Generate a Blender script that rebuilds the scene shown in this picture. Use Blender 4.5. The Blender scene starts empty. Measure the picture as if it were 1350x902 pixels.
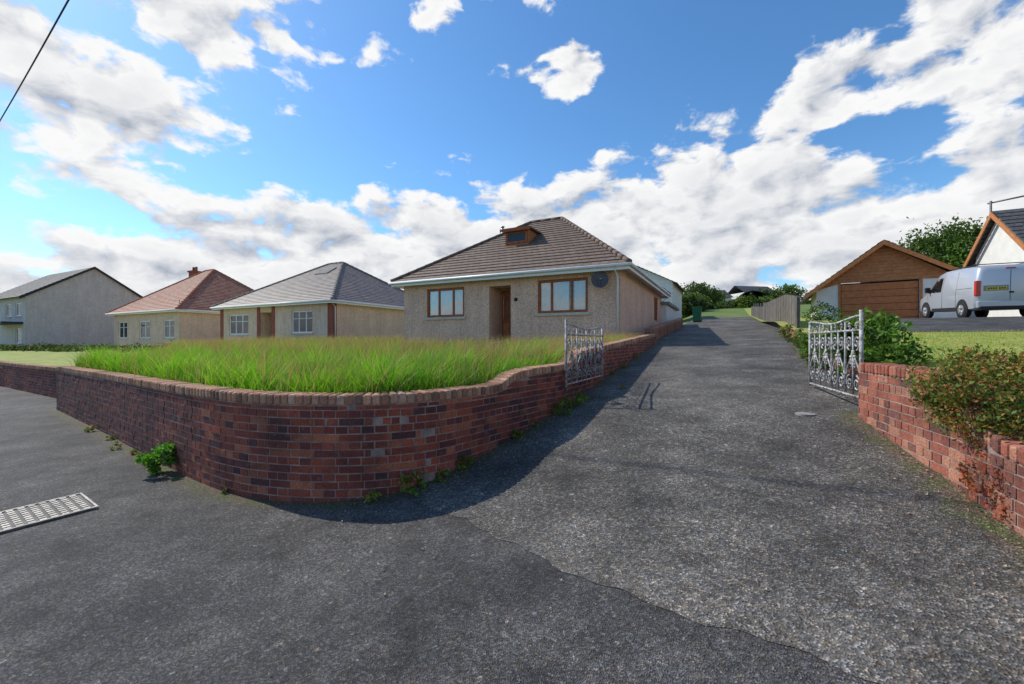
import bpy, math, random
import numpy as np
from mathutils import Vector, Matrix
random.seed(7); rng=np.random.default_rng(7)
SC=bpy.context.scene
ANG=math.radians(27)
U=np.array([math.sin(ANG),math.cos(ANG)]); V=np.array([math.cos(ANG),-math.sin(ANG)])
def XY(p,q): return (U[0]*p+V[0]*q, U[1]*p+V[1]*q)
def PQ(x,y): return (U[0]*x+U[1]*y, V[0]*x+V[1]*y)
I=np.interp
# ---------------------------------------------------------------- node helpers
def add(nt,t,ins=None,**props):
    n=nt.nodes.new(t)
    for k,v in props.items(): setattr(n,k,v)
    if ins:
        for k,v in ins.items():
            s=n.inputs[k]
            if isinstance(v,bpy.types.NodeSocket): nt.links.new(v,s)
            else: s.default_value=v
    return n
def mth(nt,op,a,b=None,c=None,clamp=False):
    ins={0:a}
    if b is not None: ins[1]=b
    if c is not None: ins[2]=c
    return add(nt,'ShaderNodeMath',ins,operation=op,use_clamp=clamp).outputs[0]
def mixc(nt,f,a,b,bt='MIX'):
    n=nt.nodes.new('ShaderNodeMix'); n.data_type='RGBA'; n.blend_type=bt
    for idx,v in ((0,f),(6,a),(7,b)):
        if isinstance(v,bpy.types.NodeSocket): nt.links.new(v,n.inputs[idx])
        else: n.inputs[idx].default_value=(tuple(v)+(1,) if idx>0 and len(v)==3 else v) if idx>0 else v
    return n.outputs[2]
def ramp(nt,f,pts):
    n=nt.nodes.new('ShaderNodeValToRGB'); nt.links.new(f,n.inputs[0])
    e=n.color_ramp.elements
    while len(e)<len(pts): e.new(0.5)
    for i,(p,c) in enumerate(pts):
        e[i].position=p; e[i].color=(c,c,c,1) if not hasattr(c,'__len__') else tuple(c)+(1,)
    return n.outputs[0]
def noise(nt,vec,scale,detail=4,rough=.55,out=0):
    return add(nt,'ShaderNodeTexNoise',{'Vector':vec,'Scale':scale,'Detail':detail,'Roughness':rough}).outputs[out]
def newmat(name):
    m=bpy.data.materials.new(name); m.use_nodes=True; nt=m.node_tree
    return m,nt,nt.nodes['Principled BSDF']
def setp(nt,b,**k):
    for a,v in k.items():
        s=b.inputs[a.replace('_',' ')]
        if isinstance(v,bpy.types.NodeSocket): nt.links.new(v,s)
        else: s.default_value=v
def bump(nt,b,h,strength=.5,dist=.01):
    n=add(nt,'ShaderNodeBump',{'Height':h,'Strength':strength,'Distance':dist}); nt.links.new(n.outputs[0],b.inputs['Normal'])
def M(name,c1,c2=None,scale=3,rough=.75,bs=0,bscale=60,metal=0,spec=.3,fine=0,dist=.01):
    m,nt,b=newmat(name); tc=nt.nodes.new('ShaderNodeTexCoord').outputs['Object']
    c2=c2 or tuple(x*.8 for x in c1)
    f=ramp(nt,noise(nt,tc,scale,3,.6),[(.35,0.),(.65,1.)])
    col=mixc(nt,f,c1,c2)
    if fine:
        g=ramp(nt,noise(nt,tc,bscale*1.5,1,.5),[(.35,1-fine),(.65,1+fine)])
        col=mixc(nt,1.0,col,g,'MULTIPLY')
    setp(nt,b,Base_Color=col,Roughness=rough,Metallic=metal)
    b.inputs['Specular IOR Level'].default_value=spec
    if bs: bump(nt,b,noise(nt,tc,bscale,1,.6),bs,dist)
    return m
# ---------------------------------------------------------------- mesh helpers
def empty(name,loc=(0,0,0),rz=0,rx=0):
    e=bpy.data.objects.new(name,None); SC.collection.objects.link(e); e.location=loc; e.rotation_euler=(rx,0,rz); e.empty_display_size=.2
    return e
def mk(name,verts,faces,mat=None,parent=None,uvs=None,cols=None,smooth=False):
    me=bpy.data.meshes.new(name)
    if isinstance(verts,np.ndarray): verts=verts.tolist()
    me.from_pydata(verts,[],faces)
    if uvs is not None:
        l=me.uv_layers.new(name='UVMap'); l.data.foreach_set('uv',np.array(uvs,dtype=np.float32).ravel())
    if cols is not None:
        a=me.color_attributes.new('Col','FLOAT_COLOR','POINT')
        c=np.ones((len(verts),4),dtype=np.float32); c[:,:3]=cols; a.data.foreach_set('color',c.ravel())
    if mat: me.materials.append(mat)
    if smooth: me.polygons.foreach_set('use_smooth',[True]*len(me.polygons))
    me.update()
    o=bpy.data.objects.new(name,me); SC.collection.objects.link(o)
    if parent: o.parent=parent
    return o
BF=[(0,3,2,1),(4,5,6,7),(0,1,5,4),(1,2,6,5),(2,3,7,6),(3,0,4,7)]
def boxvf(x0,x1,y0,y1,z0,z1):
    return [(x0,y0,z0),(x1,y0,z0),(x1,y1,z0),(x0,y1,z0),(x0,y0,z1),(x1,y0,z1),(x1,y1,z1),(x0,y1,z1)]
def box(name,x0,x1,y0,y1,z0,z1,mat,parent=None,bev=0):
    o=mk(name,boxvf(x0,x1,y0,y1,z0,z1),BF,mat,parent)
    if bev:
        md=o.modifiers.new('b','BEVEL'); md.width=bev; md.segments=2
    return o
def boxes(name,lst,mat,parent=None):
    v=[];f=[]
    for b in lst:
        n=len(v); v+=boxvf(*b); f+=[tuple(i+n for i in q) for q in BF]
    return mk(name,v,f,mat,parent)
def tube_vf(pts,r,n=6):
    pts=[Vector(p) for p in pts]; v=[];f=[]
    for i,p in enumerate(pts):
        a=pts[max(i-1,0)]; b=pts[min(i+1,len(pts)-1)]; t=(b-a)
        if t.length<1e-9: t=Vector((0,0,1))
        t.normalize(); up=Vector((0,0,1)) if abs(t.z)<.9 else Vector((1,0,0))
        x=t.cross(up).normalized(); y=x.cross(t)
        rr=r[i] if hasattr(r,'__len__') else r
        for k in range(n):
            an=2*math.pi*k/n; v.append(tuple(p+x*math.cos(an)*rr+y*math.sin(an)*rr))
    for i in range(len(pts)-1):
        for k in range(n):
            f.append((i*n+k,i*n+(k+1)%n,(i+1)*n+(k+1)%n,(i+1)*n+k))
    f.append(tuple(range(n))[::-1]); f.append(tuple((len(pts)-1)*n+k for k in range(n)))
    return v,f
def tubes(name,lst,mat,parent=None,n=6,smooth=True):
    v=[];f=[]
    for pts,r in lst:
        a,b=tube_vf(pts,r,n); k=len(v); v+=a; f+=[tuple(i+k for i in q) for q in b]
    return mk(name,v,f,mat,parent,smooth=smooth)
# ---------------------------------------------------------------- terrain functions
def Lp(p): return I(p,[-30,0,2.8,4.5,6.1,8,15,40,60],[-.8,0,.25,.5,.79,.98,1.7,3.75,5.2])
def Rp(p): return I(p,[-30,0,3.6,5.72,8,15,40,60],[-.6,.28,.66,.95,1.12,1.78,3.75,5.2])
def Sp(p): return I(p,[-30,0,3,20],[-.5,.13,.24,.6])
def road(p,q):
    if q<-4.2: return float(Sp(p))
    if q<-2.5:
        t=(q+4.2)/1.7; t=t*t*(3-2*t); return float(Sp(p)*(1-t)+Lp(p)*t)
    t=min(1,(q+2.5)/4.); return float(Lp(p)*(1-t)+Rp(p)*t)
def seam(q): return 2.24-.31*q+.05*math.sin(q*2.3)+.02*math.sin(q*9)+.012*math.sin(q*23+1)
def pave(p,q):
    z=road(p,q)
    if -2.75<q<2.1: z-=min(.03,max(0,(p-seam(q)-.03)*.10))
    return z
def TR(p): return float(I(p,[-5,1,4.2,6.5,15.8,20.5,29,45,66,100],[.7,1.0,1.32,1.42,2.02,2.6,2.96,4.2,6.6,8.2]))
def garden(p): return 1.05+(p-3)*.045
def base(p,q):
    l=I(p,[-80,3,6,14,20,60,400,3000],[-3,-.1,.4,1.1,1.6,2.5,4,4])+ (max(q,-70)+14)*.008*(q<-14)
    c=I(p,[-80,0,2.8,6,15,40,48,66,100,400,3000],[-3,-.3,-.05,.5,1.4,3.6,4.5,6.6,8.2,13,13])
    r=I(p,[-80,0,4,15,20,29,45,66,100,400,3000],[-3,-.2,.2,1.7,2.3,2.75,4.0,6.6,8.2,13,13])
    if q<-10: return float(l)
    if q<-3: t=(q+10)/7; return float(l*(1-t)+c*t)
    if q<2: return float(c)
    if q<4: t=(q-2)/2; return float(c*(1-t)+r*t)
    return float(r)
# ---------------------------------------------------------------- materials
def attr_leaf(name,trans=.35,rough=.6):
    m,nt,b=newmat(name)
    a=add(nt,'ShaderNodeAttribute',attribute_name='Col').outputs['Color']
    setp(nt,b,Base_Color=a,Roughness=rough); b.inputs['Specular IOR Level'].default_value=.25
    t=add(nt,'ShaderNodeBsdfTranslucent',{'Color':mixc(nt,1.0,a,(1.3,1.25,.6),'MULTIPLY')})
    mx=add(nt,'ShaderNodeMixShader',{0:trans,1:b.outputs[0],2:t.outputs[0]})
    nt.links.new(mx.outputs[0],nt.nodes['Material Output'].inputs[0]); return m
LEAF=attr_leaf('leaf_material'); GRASSM=attr_leaf('grass_blade_material',.45,.5)
def asphalt(name,lo,hi,agg,cell,patch,big=.8):
    m,nt,b=newmat(name); tc=nt.nodes.new('ShaderNodeTexCoord').outputs['Object']
    v=add(nt,'ShaderNodeTexVoronoi',{'Vector':tc,'Scale':cell},feature='F1')
    rnd=add(nt,'ShaderNodeSeparateColor',{0:v.outputs['Color']}).outputs[0]
    stone=ramp(nt,rnd,[(0.,.38),(.55,.9),(.86,1.5),(1.,agg)])
    v2=add(nt,'ShaderNodeTexVoronoi',{'Vector':tc,'Scale':cell*.4},feature='F1')
    s2=add(nt,'ShaderNodeSeparateColor',{0:v2.outputs['Color']}); r2=s2.outputs[1]
    st2=ramp(nt,r2,[(0.,.75),(.85,1.08),(.965,1.2),(1.,2.1)])
    big_=ramp(nt,noise(nt,tc,big,3,.6),[(.36,0.),(.62,1.)])
    col=mixc(nt,big_,lo,hi)
    pat=ramp(nt,noise(nt,tc,patch,5,.72),[(.32,.5),(.5,1.),(.7,1.6)])
    col=mixc(nt,1.,col,pat,'MULTIPLY'); col=mixc(nt,1.,col,stone,'MULTIPLY'); col=mixc(nt,1.,col,st2,'MULTIPLY')
    warm=mixc(nt,s2.outputs[2],(.95,.98,1.03),(1.14,1.0,.86)); col=mixc(nt,1.,col,warm,'MULTIPLY')
    v3=add(nt,'ShaderNodeTexVoronoi',{'Vector':tc,'Scale':6.},feature='F1')
    r3=add(nt,'ShaderNodeSeparateColor',{0:v3.outputs['Color']})
    d=mth(nt,'ADD',v3.outputs['Distance'],mth(nt,'MULTIPLY',mth(nt,'SUBTRACT',rnd,.5),.05))
    sp=mth(nt,'MULTIPLY',mth(nt,'LESS_THAN',d,.04),mth(nt,'GREATER_THAN',r3.outputs[2],.78))
    col=mixc(nt,mth(nt,'MULTIPLY',sp,.5),col,(.4,.38,.32))
    a=add(nt,'ShaderNodeAttribute',attribute_name='Col').outputs['Color']
    ed=add(nt,'ShaderNodeSeparateColor',{0:a}).outputs[0]
    n5=noise(nt,tc,7,4,.7)
    e2_=mth(nt,'MULTIPLY',mth(nt,'SUBTRACT',mth(nt,'ADD',ed,mth(nt,'MULTIPLY',n5,.9)),.72),3.,clamp=True)
    dirt=mixc(nt,ramp(nt,n5,[(.45,0.),(.6,1.)]),(.13,.09,.055),(.08,.10,.03))
    dirt=mixc(nt,1.,dirt,stone,'MULTIPLY')
    col=mixc(nt,mth(nt,'MULTIPLY',e2_,.85),col,dirt)
    setp(nt,b,Base_Color=col,Roughness=.78); b.inputs['Specular IOR Level'].default_value=.35
    h=mth(nt,'ADD',v.outputs['Distance'],mth(nt,'MULTIPLY',rnd,.4))
    bump(nt,b,h,.9,.009); return m
ASPH=asphalt('pavement_asphalt',(.058,.057,.057),(.098,.095,.092),2.3,125,2.2)
DRIVE=asphalt('driveway_asphalt',(.066,.063,.058),(.135,.128,.115),2.8,95,1.7,.5)
GRND=M('field_grass',(.09,.15,.03),(.15,.19,.05),.3,.95,.4,8)
SOIL=M('garden_soil',(.04,.08,.02),(.07,.10,.025),3,.95,.4,30)
LAWN=M('lawn_ground',(.18,.26,.04),(.36,.34,.10),1.3,.95,.5,60,fine=.3)
MORTAR=M('mortar',(.38,.29,.24),(.19,.14,.12),6,.95,.5,90)
def brickmat(name,stain,scol=(.055,.028,.028)):
    m,nt,b=newmat(name); tc=nt.nodes.new('ShaderNodeTexCoord').outputs['Object']
    a=add(nt,'ShaderNodeAttribute',attribute_name='Col').outputs['Color']
    g=ramp(nt,noise(nt,tc,70,2,.6),[(.3,.6),(.7,1.35)])
    col=mixc(nt,1.,a,g,'MULTIPLY')
    st=ramp(nt,noise(nt,tc,1.2,5,.68),[(.42,0.),(.64,stain)])
    col=mixc(nt,st,col,scol)
    wh=ramp(nt,noise(nt,tc,9,4,.7),[(.58,0.),(.75,.4)])
    col=mixc(nt,wh,col,(.42,.27,.21))
    setp(nt,b,Base_Color=col,Roughness=.85); b.inputs['Specular IOR Level'].default_value=.25
    bump(nt,b,noise(nt,tc,110,2,.6),.6,.006); return m
BRICK=brickmat('red_brick',.72); COPE=brickmat('coping_brick',.3)
def render_mat(name,c1,c2):
    m,nt,b=newmat(name); tc=nt.nodes.new('ShaderNodeTexCoord').outputs['Object']
    v=add(nt,'ShaderNodeTexVoronoi',{'Vector':tc,'Scale':45.},feature='F1')
    r=add(nt,'ShaderNodeSeparateColor',{0:v.outputs['Color']}).outputs[0]
    col=mixc(nt,ramp(nt,noise(nt,tc,1.1,4,.65),[(.35,0.),(.7,1.)]),c1,c2)
    col=mixc(nt,1.,col,ramp(nt,r,[(0.,.65),(.5,1.),(1.,1.3)]),'MULTIPLY')
    sx=add(nt,'ShaderNodeMapping',{'Vector':tc,'Scale':(6,6,.5)}).outputs[0]
    col=mixc(nt,1.,col,ramp(nt,noise(nt,sx,1.,2,.6),[(.3,.88),(.7,1.04)]),'MULTIPLY')
    setp(nt,b,Base_Color=col,Roughness=.9); bump(nt,b,v.outputs['Distance'],.4,.01); return m
PEB=render_mat('pebbledash_beige',(.78,.50,.36),(.66,.415,.295))
PEB2=render_mat('pebbledash_cream',(.78,.57,.43),(.66,.47,.345))
GREYR=render_mat('grey_render',(.58,.55,.53),(.50,.47,.455))
WHITER=M('white_render',(.76,.74,.69),(.68,.66,.61),2,.85,.3,60)
WHITEP=M('white_pvc',(.82,.82,.80),(.76,.76,.74),4,.4)
WOODF=M('brown_window_frame',(.38,.11,.03),(.27,.075,.022),8,.5)
CLAD=M('timber_cladding',(.50,.20,.07),(.38,.14,.045),6,.55)
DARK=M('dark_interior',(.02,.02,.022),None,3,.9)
STONE=M('stone_sill',(.60,.53,.44),(.5,.43,.35),5,.85,.3,50)
CONC=M('concrete',(.30,.28,.26),(.2,.19,.18),2,.92,.5,40,fine=.15)
FENCE=M('weathered_fence_timber',(.20,.18,.155),(.13,.115,.10),4,.9,.5,20,fine=.2)
BARGE=M('dark_fascia',(.04,.04,.043),None,5,.5)
CURT=M('net_curtain',(.95,.93,.90),(.86,.84,.82),5,.9)
def glassmat():
    m,nt,b=newmat('window_glass'); out=nt.nodes['Material Output']
    g=add(nt,'ShaderNodeBsdfGlossy',{'Color':(.9,.95,1,1),'Roughness':.02}); t=add(nt,'ShaderNodeBsdfTransparent',{'Color':(.95,.96,.95,1)})
    fr=add(nt,'ShaderNodeFresnel',{'IOR':1.5}); f=mth(nt,'ADD',mth(nt,'MULTIPLY',fr.outputs[0],1.),.03,clamp=True)
    mx=add(nt,'ShaderNodeMixShader',{0:f,1:t.outputs[0],2:g.outputs[0]}); nt.links.new(mx.outputs[0],out.inputs[0]); return m
GLASS=glassmat()
def tilemat(name,c1,c2,c3,w=.3,h=.33,rough=.75):
    m,nt,b=newmat(name); uv=nt.nodes.new('ShaderNodeTexCoord'); 
    br=add(nt,'ShaderNodeTexBrick',{'Vector':uv.outputs['UV'],'Color1':tuple(c1)+(1,),'Color2':tuple(c2)+(1,),'Mortar':(c1[0]*.35,c1[1]*.35,c1[2]*.35,1),'Scale':1.,'Mortar Size':.012,'Mortar Smooth':.3,'Brick Width':w,'Row Height':h,'Bias':0.})
    f=ramp(nt,noise(nt,uv.outputs['Object'],1.6,5,.7),[(.4,0.),(.65,.75)])
    col=mixc(nt,f,br.outputs['Color'],c3)
    g=ramp(nt,noise(nt,uv.outputs['Object'],25,2,.6),[(.3,.75),(.7,1.25)])
    col=mixc(nt,1.,col,g,'MULTIPLY')
    setp(nt,b,Base_Color=col,Roughness=rough); bump(nt,b,mth(nt,'SUBTRACT',1.,br.outputs['Fac']),.8,.02); return m
TILEB=tilemat('brown_roof_tile',(.16,.105,.075),(.22,.15,.108),(.13,.094,.072))
TILES=tilemat('slate_roof',(.17,.135,.14),(.27,.215,.21),(.30,.25,.19),.25,.25,.6)
TILER=tilemat('red_roof_tile',(.46,.15,.08),(.31,.10,.06),(.40,.26,.18),.25,.25)
TILED=tilemat('dark_slate_roof',(.06,.058,.06),(.10,.098,.10),(.085,.083,.08),.25,.25,.7)
# ---------------------------------------------------------------- ground sheets
def sheet(name,ps,qs,h,mat,off=0,keep=None,smooth=True,warp=None,colf=None):
    v=[];f=[]
    for i,p_ in enumerate(ps):
        for j,q in enumerate(qs):
            p=warp(p_,q) if warp else p_
            x,y=XY(p,q); v.append((x,y,h(p,q)+off))
    n=len(qs)
    for i in range(len(ps)-1):
        for j in range(n-1):
            if keep is None or keep((ps[i]+ps[i+1])/2,(qs[j]+qs[j+1])/2):
                f.append((i*n+j,(i+1)*n+j,(i+1)*n+j+1,i*n+j+1)[::-1])
    cols=None
    if colf is not None:
        c=colf(np.array(v)[:,:2]); cols=np.stack([c,c,c],1)
    return mk(name,v,f,mat,smooth=smooth,cols=cols)
ar=lambda a,b,s: list(np.arange(a,b+s*.5,s))
ps=[-900,-300,-80]+ar(-60,0,10)+ar(1,70,1)+ar(75,120,5)+[150,200,300,400,700,1200,2500]
qs=[-2500,-1200,-600,-300,-150]+ar(-100,-25,5)+ar(-22,-12,2)+ar(-10,10,.5)+ar(12,40,2)+[50,80,150,300,600,1200,2500]
sheet('ground',ps,qs,lambda p,q: base(p,q)+ (0 if p<60 or abs(q)<30 else 1.2*math.sin(p*.03+q*.02)),GRND)
PATH=[(-9.9,9.4,1.22),(-6.6,7.06,1.23),(-4.25,5.35,1.24),(-3.2,4.62,1.25),(-2.65,4.31,1.25),(-2.19,4.17,1.25),(-1.74,4.12,1.25),(-1.3,4.17,1.25),(-.9,4.36,1.25),(-.6,4.68,1.25),(-.25,5.15,1.25),(-.05,5.42,1.36),(.2,5.76,1.40),(.62,6.33,1.42),(.85,6.75,1.45),(1.08,7.15,1.60),(1.55,8.1,1.66),(2.9,10.75,1.82),(4.85,14.6,2.05)]
def resample(P,step=.04):
    P=[np.array(p,float) for p in P]; out=[]
    for i in range(len(P)-1):
        p0=P[max(i-1,0)];p1=P[i];p2=P[i+1];p3=P[min(i+2,len(P)-1)]
        L=np.linalg.norm((p2-p1)[:2]); n=max(2,int(L/step))
        for k in range(n):
            t=k/n
            c=.5*((2*p1)+(-p0+p2)*t+(2*p0-5*p1+4*p2-p3)*t*t+(-p0+3*p1-3*p2+p3)*t**3)
            if L>1.5: c=p1+(p2-p1)*t
            out.append(c)
    out.append(P[-1]); return np.array(out)
PAL=[((.34,.082,.045),5),((.26,.064,.042),4),((.18,.053,.043),2.5),((.41,.13,.068),1.6),((.11,.045,.042),1)]
PALC=[((.50,.27,.16),3),((.40,.20,.12),3),((.56,.34,.22),2),((.26,.14,.09),1)]
def pick(pal,dk=0):
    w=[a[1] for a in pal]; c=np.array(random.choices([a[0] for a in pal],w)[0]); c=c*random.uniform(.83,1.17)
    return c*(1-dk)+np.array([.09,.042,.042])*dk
def brick_wall(name,path,zbf,pal=PAL,palc=PALC,cope=.1,dark=None,th=.215):
    R=resample(path); d=np.linalg.norm(np.diff(R[:,:2],axis=0),axis=1); s=np.concatenate([[0],np.cumsum(d)]); Ltot=s[-1]
    zb=np.array([zbf(x,y) for x,y in R[:,:2]])
    def P(t): return I(t,s,R[:,0]),I(t,s,R[:,1])
    def Nn(t):
        a=P(max(t-.04,0)); b=P(min(t+.04,Ltot)); dx,dy=b[0]-a[0],b[1]-a[1]; l=math.hypot(dx,dy); return -dy/l,dx/l
    root=empty(name)
    v=[];f=[];w=th/2-.005
    ss=np.arange(0,Ltot,.06).tolist()+[Ltot]
    for t in ss:
        x,y=P(t);nx,ny=Nn(t);z0=I(t,s,zb)-.25;z1=I(t,s,R[:,2])-.014
        v+=[(x-nx*w,y-ny*w,z0),(x+nx*w,y+ny*w,z0),(x+nx*w,y+ny*w,z1),(x-nx*w,y-ny*w,z1)]
    for i in range(len(ss)-1):
        a=i*4;b=a+4
        for k in range(4): f.append((a+k,a+(k+1)%4,b+(k+1)%4,b+k))
    f+=[(0,3,2,1),tuple(len(v)-4+k for k in range(4))]
    mk('mortar_core',v,f,MORTAR,root)
    def unit(V_,F_,C_,t0,t1,z0a,z1a,z0b,z1b,w,col):
        n=len(V_); jt=random.uniform(-.003,.003)
        for t,(za,zb_) in ((t0,(z0a,z1a)),(t1,(z0b,z1b))):
            x,y=P(t);nx,ny=Nn(t)
            ww=w+jt
            V_+= [(x-nx*ww,y-ny*ww,za),(x+nx*ww,y+ny*ww,za),(x+nx*ww,y+ny*ww,zb_),(x-nx*ww,y-ny*ww,zb_)]
        F_+= [tuple(n+i for i in q) for q in ((0,1,2,3),(7,6,5,4),(0,4,5,1),(1,5,6,2),(2,6,7,3),(3,7,4,0))]
        C_+= [col]*8
    V_=[];F_=[];C_=[]
    zmax=R[:,2].max(); z0=R[0,2]-cope-.012-.075*math.ceil((R[0,2]-zb.min()+.3)/.075); k=0
    while z0+k*.075 < zmax:
        zk=z0+k*.075
        hd=(k%2==1); ln=.1 if hd else .2125; pitch_=ln+.0125; t=-.028 if hd else 0.
        while t<Ltot:
            a=max(t,0);b=min(t+ln,Ltot)
            if b-a>.03:
                m=(a+b)/2; ta=I(a,s,R[:,2])-cope-.009; tb=I(b,s,R[:,2])-cope-.009
                if zk+.063>I(m,s,zb)-.04 and min(ta,tb)>zk+.012:
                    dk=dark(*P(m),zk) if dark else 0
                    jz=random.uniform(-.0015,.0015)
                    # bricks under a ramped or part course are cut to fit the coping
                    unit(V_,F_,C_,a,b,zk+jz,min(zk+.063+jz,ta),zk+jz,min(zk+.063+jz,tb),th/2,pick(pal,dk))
            t+=pitch_
        k+=1
    mk('bricks',V_,F_,BRICK,root,cols=np.array(C_))
    V_=[];F_=[];C_=[]; t=0
    while t<Ltot-.03:
        b=min(t+.066,Ltot); j=random.uniform(-.004,.004)
        za=I(t,s,R[:,2])+j; zc=I(b,s,R[:,2])+j
        unit(V_,F_,C_,t,b,za-cope,za,zc-cope,zc,th/2+.012,pick(palc))
        t+=.076
    o=mk('coping_bricks',V_,F_,COPE,root,cols=np.array(C_))
    md=o.modifiers.new('b','BEVEL'); md.width=.018; md.segments=2
    return root
def zroad(x,y):
    p,q=PQ(x,y); return road(p,q)
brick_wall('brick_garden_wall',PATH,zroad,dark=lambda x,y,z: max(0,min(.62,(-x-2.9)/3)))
brick_wall('brick_garden_wall',[(-9.9,9.3,1.2),(-9.75,9.75,1.2),(-9.3,10.4,1.2),(-9.6,12.5,1.25),(-11,16,1.35)],lambda x,y:.3)
brick_wall('brick_garden_wall',[(-11.7,13.6,1.12),(-11.9,11.6,1.1),(-12.1,11.35,1.08),(-15.4,13.3,1.08),(-30,22.5,1.05)],lambda x,y:.3,dark=lambda x,y,z:.3)
RW=[(2.2,.6,1.1),(2.75,1.8,1.12),(3.02,2.42,1.15),(3.12,2.68,1.22),(3.3,3.1,1.50),(3.42,3.45,1.53),(3.84,4.55,1.53)]
PALR=[((.37,.12,.075),3),((.29,.095,.062),3),((.43,.19,.12),2),((.19,.08,.062),1.3)]
brick_wall('brick_boundary_wall',RW,zroad,pal=PALR,palc=PALR)
EDGE=[(XY(p,1.85+.1*math.sin(p))+(TR(p)+.02,)) for p in (6.2,8,10,12,14,16,18)]
brick_wall('brick_edging_wall',EDGE,zroad,pal=PALR,palc=PALR)
EL=[(XY(p,-2.5)+(float(Lp(p))+.5,)) for p in (15.3,18,21,24,27)]
brick_wall('brick_drive_wall',EL,zroad,pal=[((.45,.18,.09),3),((.36,.13,.07),3)],palc=PALC)
PP=resample([(a,b,c) for a,b,c in PATH]); pq=np.array([PQ(x,y) for x,y in PP[:,:2]])
wallpts=np.concatenate([PP[::4,:2],resample(RW)[::4,:2],resample(EDGE)[::6,:2],resample(EL)[::6,:2]])
def edgef(P_):
    out=np.zeros(len(P_))
    for i in range(0,len(P_),4000):
        d=np.sqrt(((P_[i:i+4000,None,:]-wallpts[None])**2).sum(2)).min(1); out[i:i+4000]=np.exp(-np.maximum(d-.11,0)/.18)
    return out
front=pq[pq[:,1]<-3.0]; fo=np.argsort(front[:,1]); side=pq[(pq[:,0]>3.3)&(pq[:,1]>-3.0)]; so=np.argsort(side[:,0])
def pf(q): return I(q,front[fo,1],front[fo,0])
def qm(p): return I(p,side[so,0],side[so,1])
def ingarden(p,q,e=0):
    if q<-12.9: return p>4.87+(-12.9-q)*.55+e and p<18.6 and q>-27
    if p<pf(q)+e or p>14.3: return False
    return q<(qm(p)-e if p>3.3 else -3.0)
sheet('garden_lawn',ar(2.4,18.6,.15),ar(-27,-2,.15),lambda p,q:garden(p),SOIL,keep=lambda p,q:ingarden(p,q,-.02))
sheet('pavement',ar(-14,-6.5,.5)+ar(-6,1.25,.25)+ar(1.35,5.2,.1),ar(-70,-16,3)+ar(-15,-3.25,.25)+ar(-3.1,2.3,.1)+ar(2.5,9,.25)+[12,20,40],pave,ASPH,
      keep=lambda p,q: (q<-13.2 and p<4.9) or (q>=-13.2 and q<-2 and p<4.3) or (q>=-2.0 and p<5),colf=edgef)
sheet('driveway',ar(0,8,.1)+ar(8.3,44,.5),ar(-2.75,2.1,.05),lambda p,q:road(p,q)+.0035,DRIVE,
      warp=lambda p,q: p+seam(q)*max(0,1-p/8),colf=edgef)
sheet('neighbour_driveway',ar(4.7,18,.7),ar(-15.9,-13,.5),lambda p,q:I(p,[4.7,8,18],[.32,.8,1.5]),ASPH)
sheet('neighbour_lawn',ar(4.9,40,1.4),ar(-110,-15.9,2.5),lambda p,q:I(p,[4.9,9,14,20,40],[.92,1.05,1.3,1.6,2.2])+(max(q,-75)+16)*.006,LAWN)
sheet('front_lawn',ar(.8,16.1,.3),ar(1.72,26,.4),lambda p,q:TR(p)+.0*q,LAWN,keep=lambda p,q: q>1.9 or p>6.2)
sheet('parking_area',ar(15.8,29.4,.4),ar(4.6,24,.6),lambda p,q:TR(p)+.012,ASPH)
sheet('back_lawn',ar(16.1,60,1),ar(1.72,4.6,.4),lambda p,q:TR(p)-.01,LAWN)
# ---------------------------------------------------------------- grass
def blades(name,pts,hts,wid,cols,lean=.35):
    n=len(pts); pts=np.array(pts,float); a=rng.uniform(0,2*np.pi,n); w=wid*rng.uniform(.6,1.3,n)
    dx,dy=np.cos(a)*w,np.sin(a)*w; b=rng.uniform(0,2*np.pi,n); l=hts*lean*rng.uniform(.2,1.3,n)
    lx,ly=np.cos(b)*l+ hts*.12,np.sin(b)*l-hts*.05
    V_=np.zeros((n,5,3))
    V_[:,0]=pts+np.c_[dx,dy,np.zeros(n)];V_[:,1]=pts-np.c_[dx,dy,np.zeros(n)]
    mid=pts+np.c_[lx*.3,ly*.3,hts*.6]
    V_[:,2]=mid-np.c_[dx,dy,np.zeros(n)]*.8;V_[:,3]=mid+np.c_[dx,dy,np.zeros(n)]*.8
    V_[:,4]=pts+np.c_[lx,ly,hts]
    i=np.arange(n)*5
    f=np.stack([i,i+1,i+2,i+3],1).tolist()+np.stack([i+3,i+2,i+4],1).tolist()
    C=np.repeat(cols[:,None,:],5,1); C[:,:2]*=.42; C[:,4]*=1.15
    return mk(name,V_.reshape(-1,3),f,GRASSM,cols=C.reshape(-1,3))
def clumpnoise(x,y): return .5+.25*np.sin(x*2.1+1.3*np.sin(y*1.7))+.25*np.sin(y*2.7+1.1*np.sin(x*1.9+2))
pts=[];q_=[]
while len(pts)<92000:
    r=random.random()
    if r<.45:
        k=random.randrange(len(pq)); o=abs(random.gauss(0,1))*1.1+.1
        p0,q0=pq[k]; 
        if q0<-3.2: p,q=p0+o,q0+random.uniform(-.1,.1)
        else: p,q=p0+random.uniform(-.1,.1),q0-o
    else:
        p=random.uniform(2.5,18.5);q=random.uniform(-27,-2.2)
        if r<.75: p=2.5+(p-2.5)*.5
    if not ingarden(p,q,.13): continue
    x,y=XY(p,q); pts.append((x,y,garden(p)-.02)); q_.append((p,q))
pts=np.array(pts); q_=np.array(q_); cn=.55*clumpnoise(pts[:,0]*1.6,pts[:,1]*1.6)+.45*clumpnoise(pts[:,0]*4.3+1,pts[:,1]*3.9); cn2=clumpnoise(pts[:,0]*.6+3,pts[:,1]*.7)
h=(.20+.40*cn**1.3)*rng.uniform(.5,1.25,len(pts))
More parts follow.
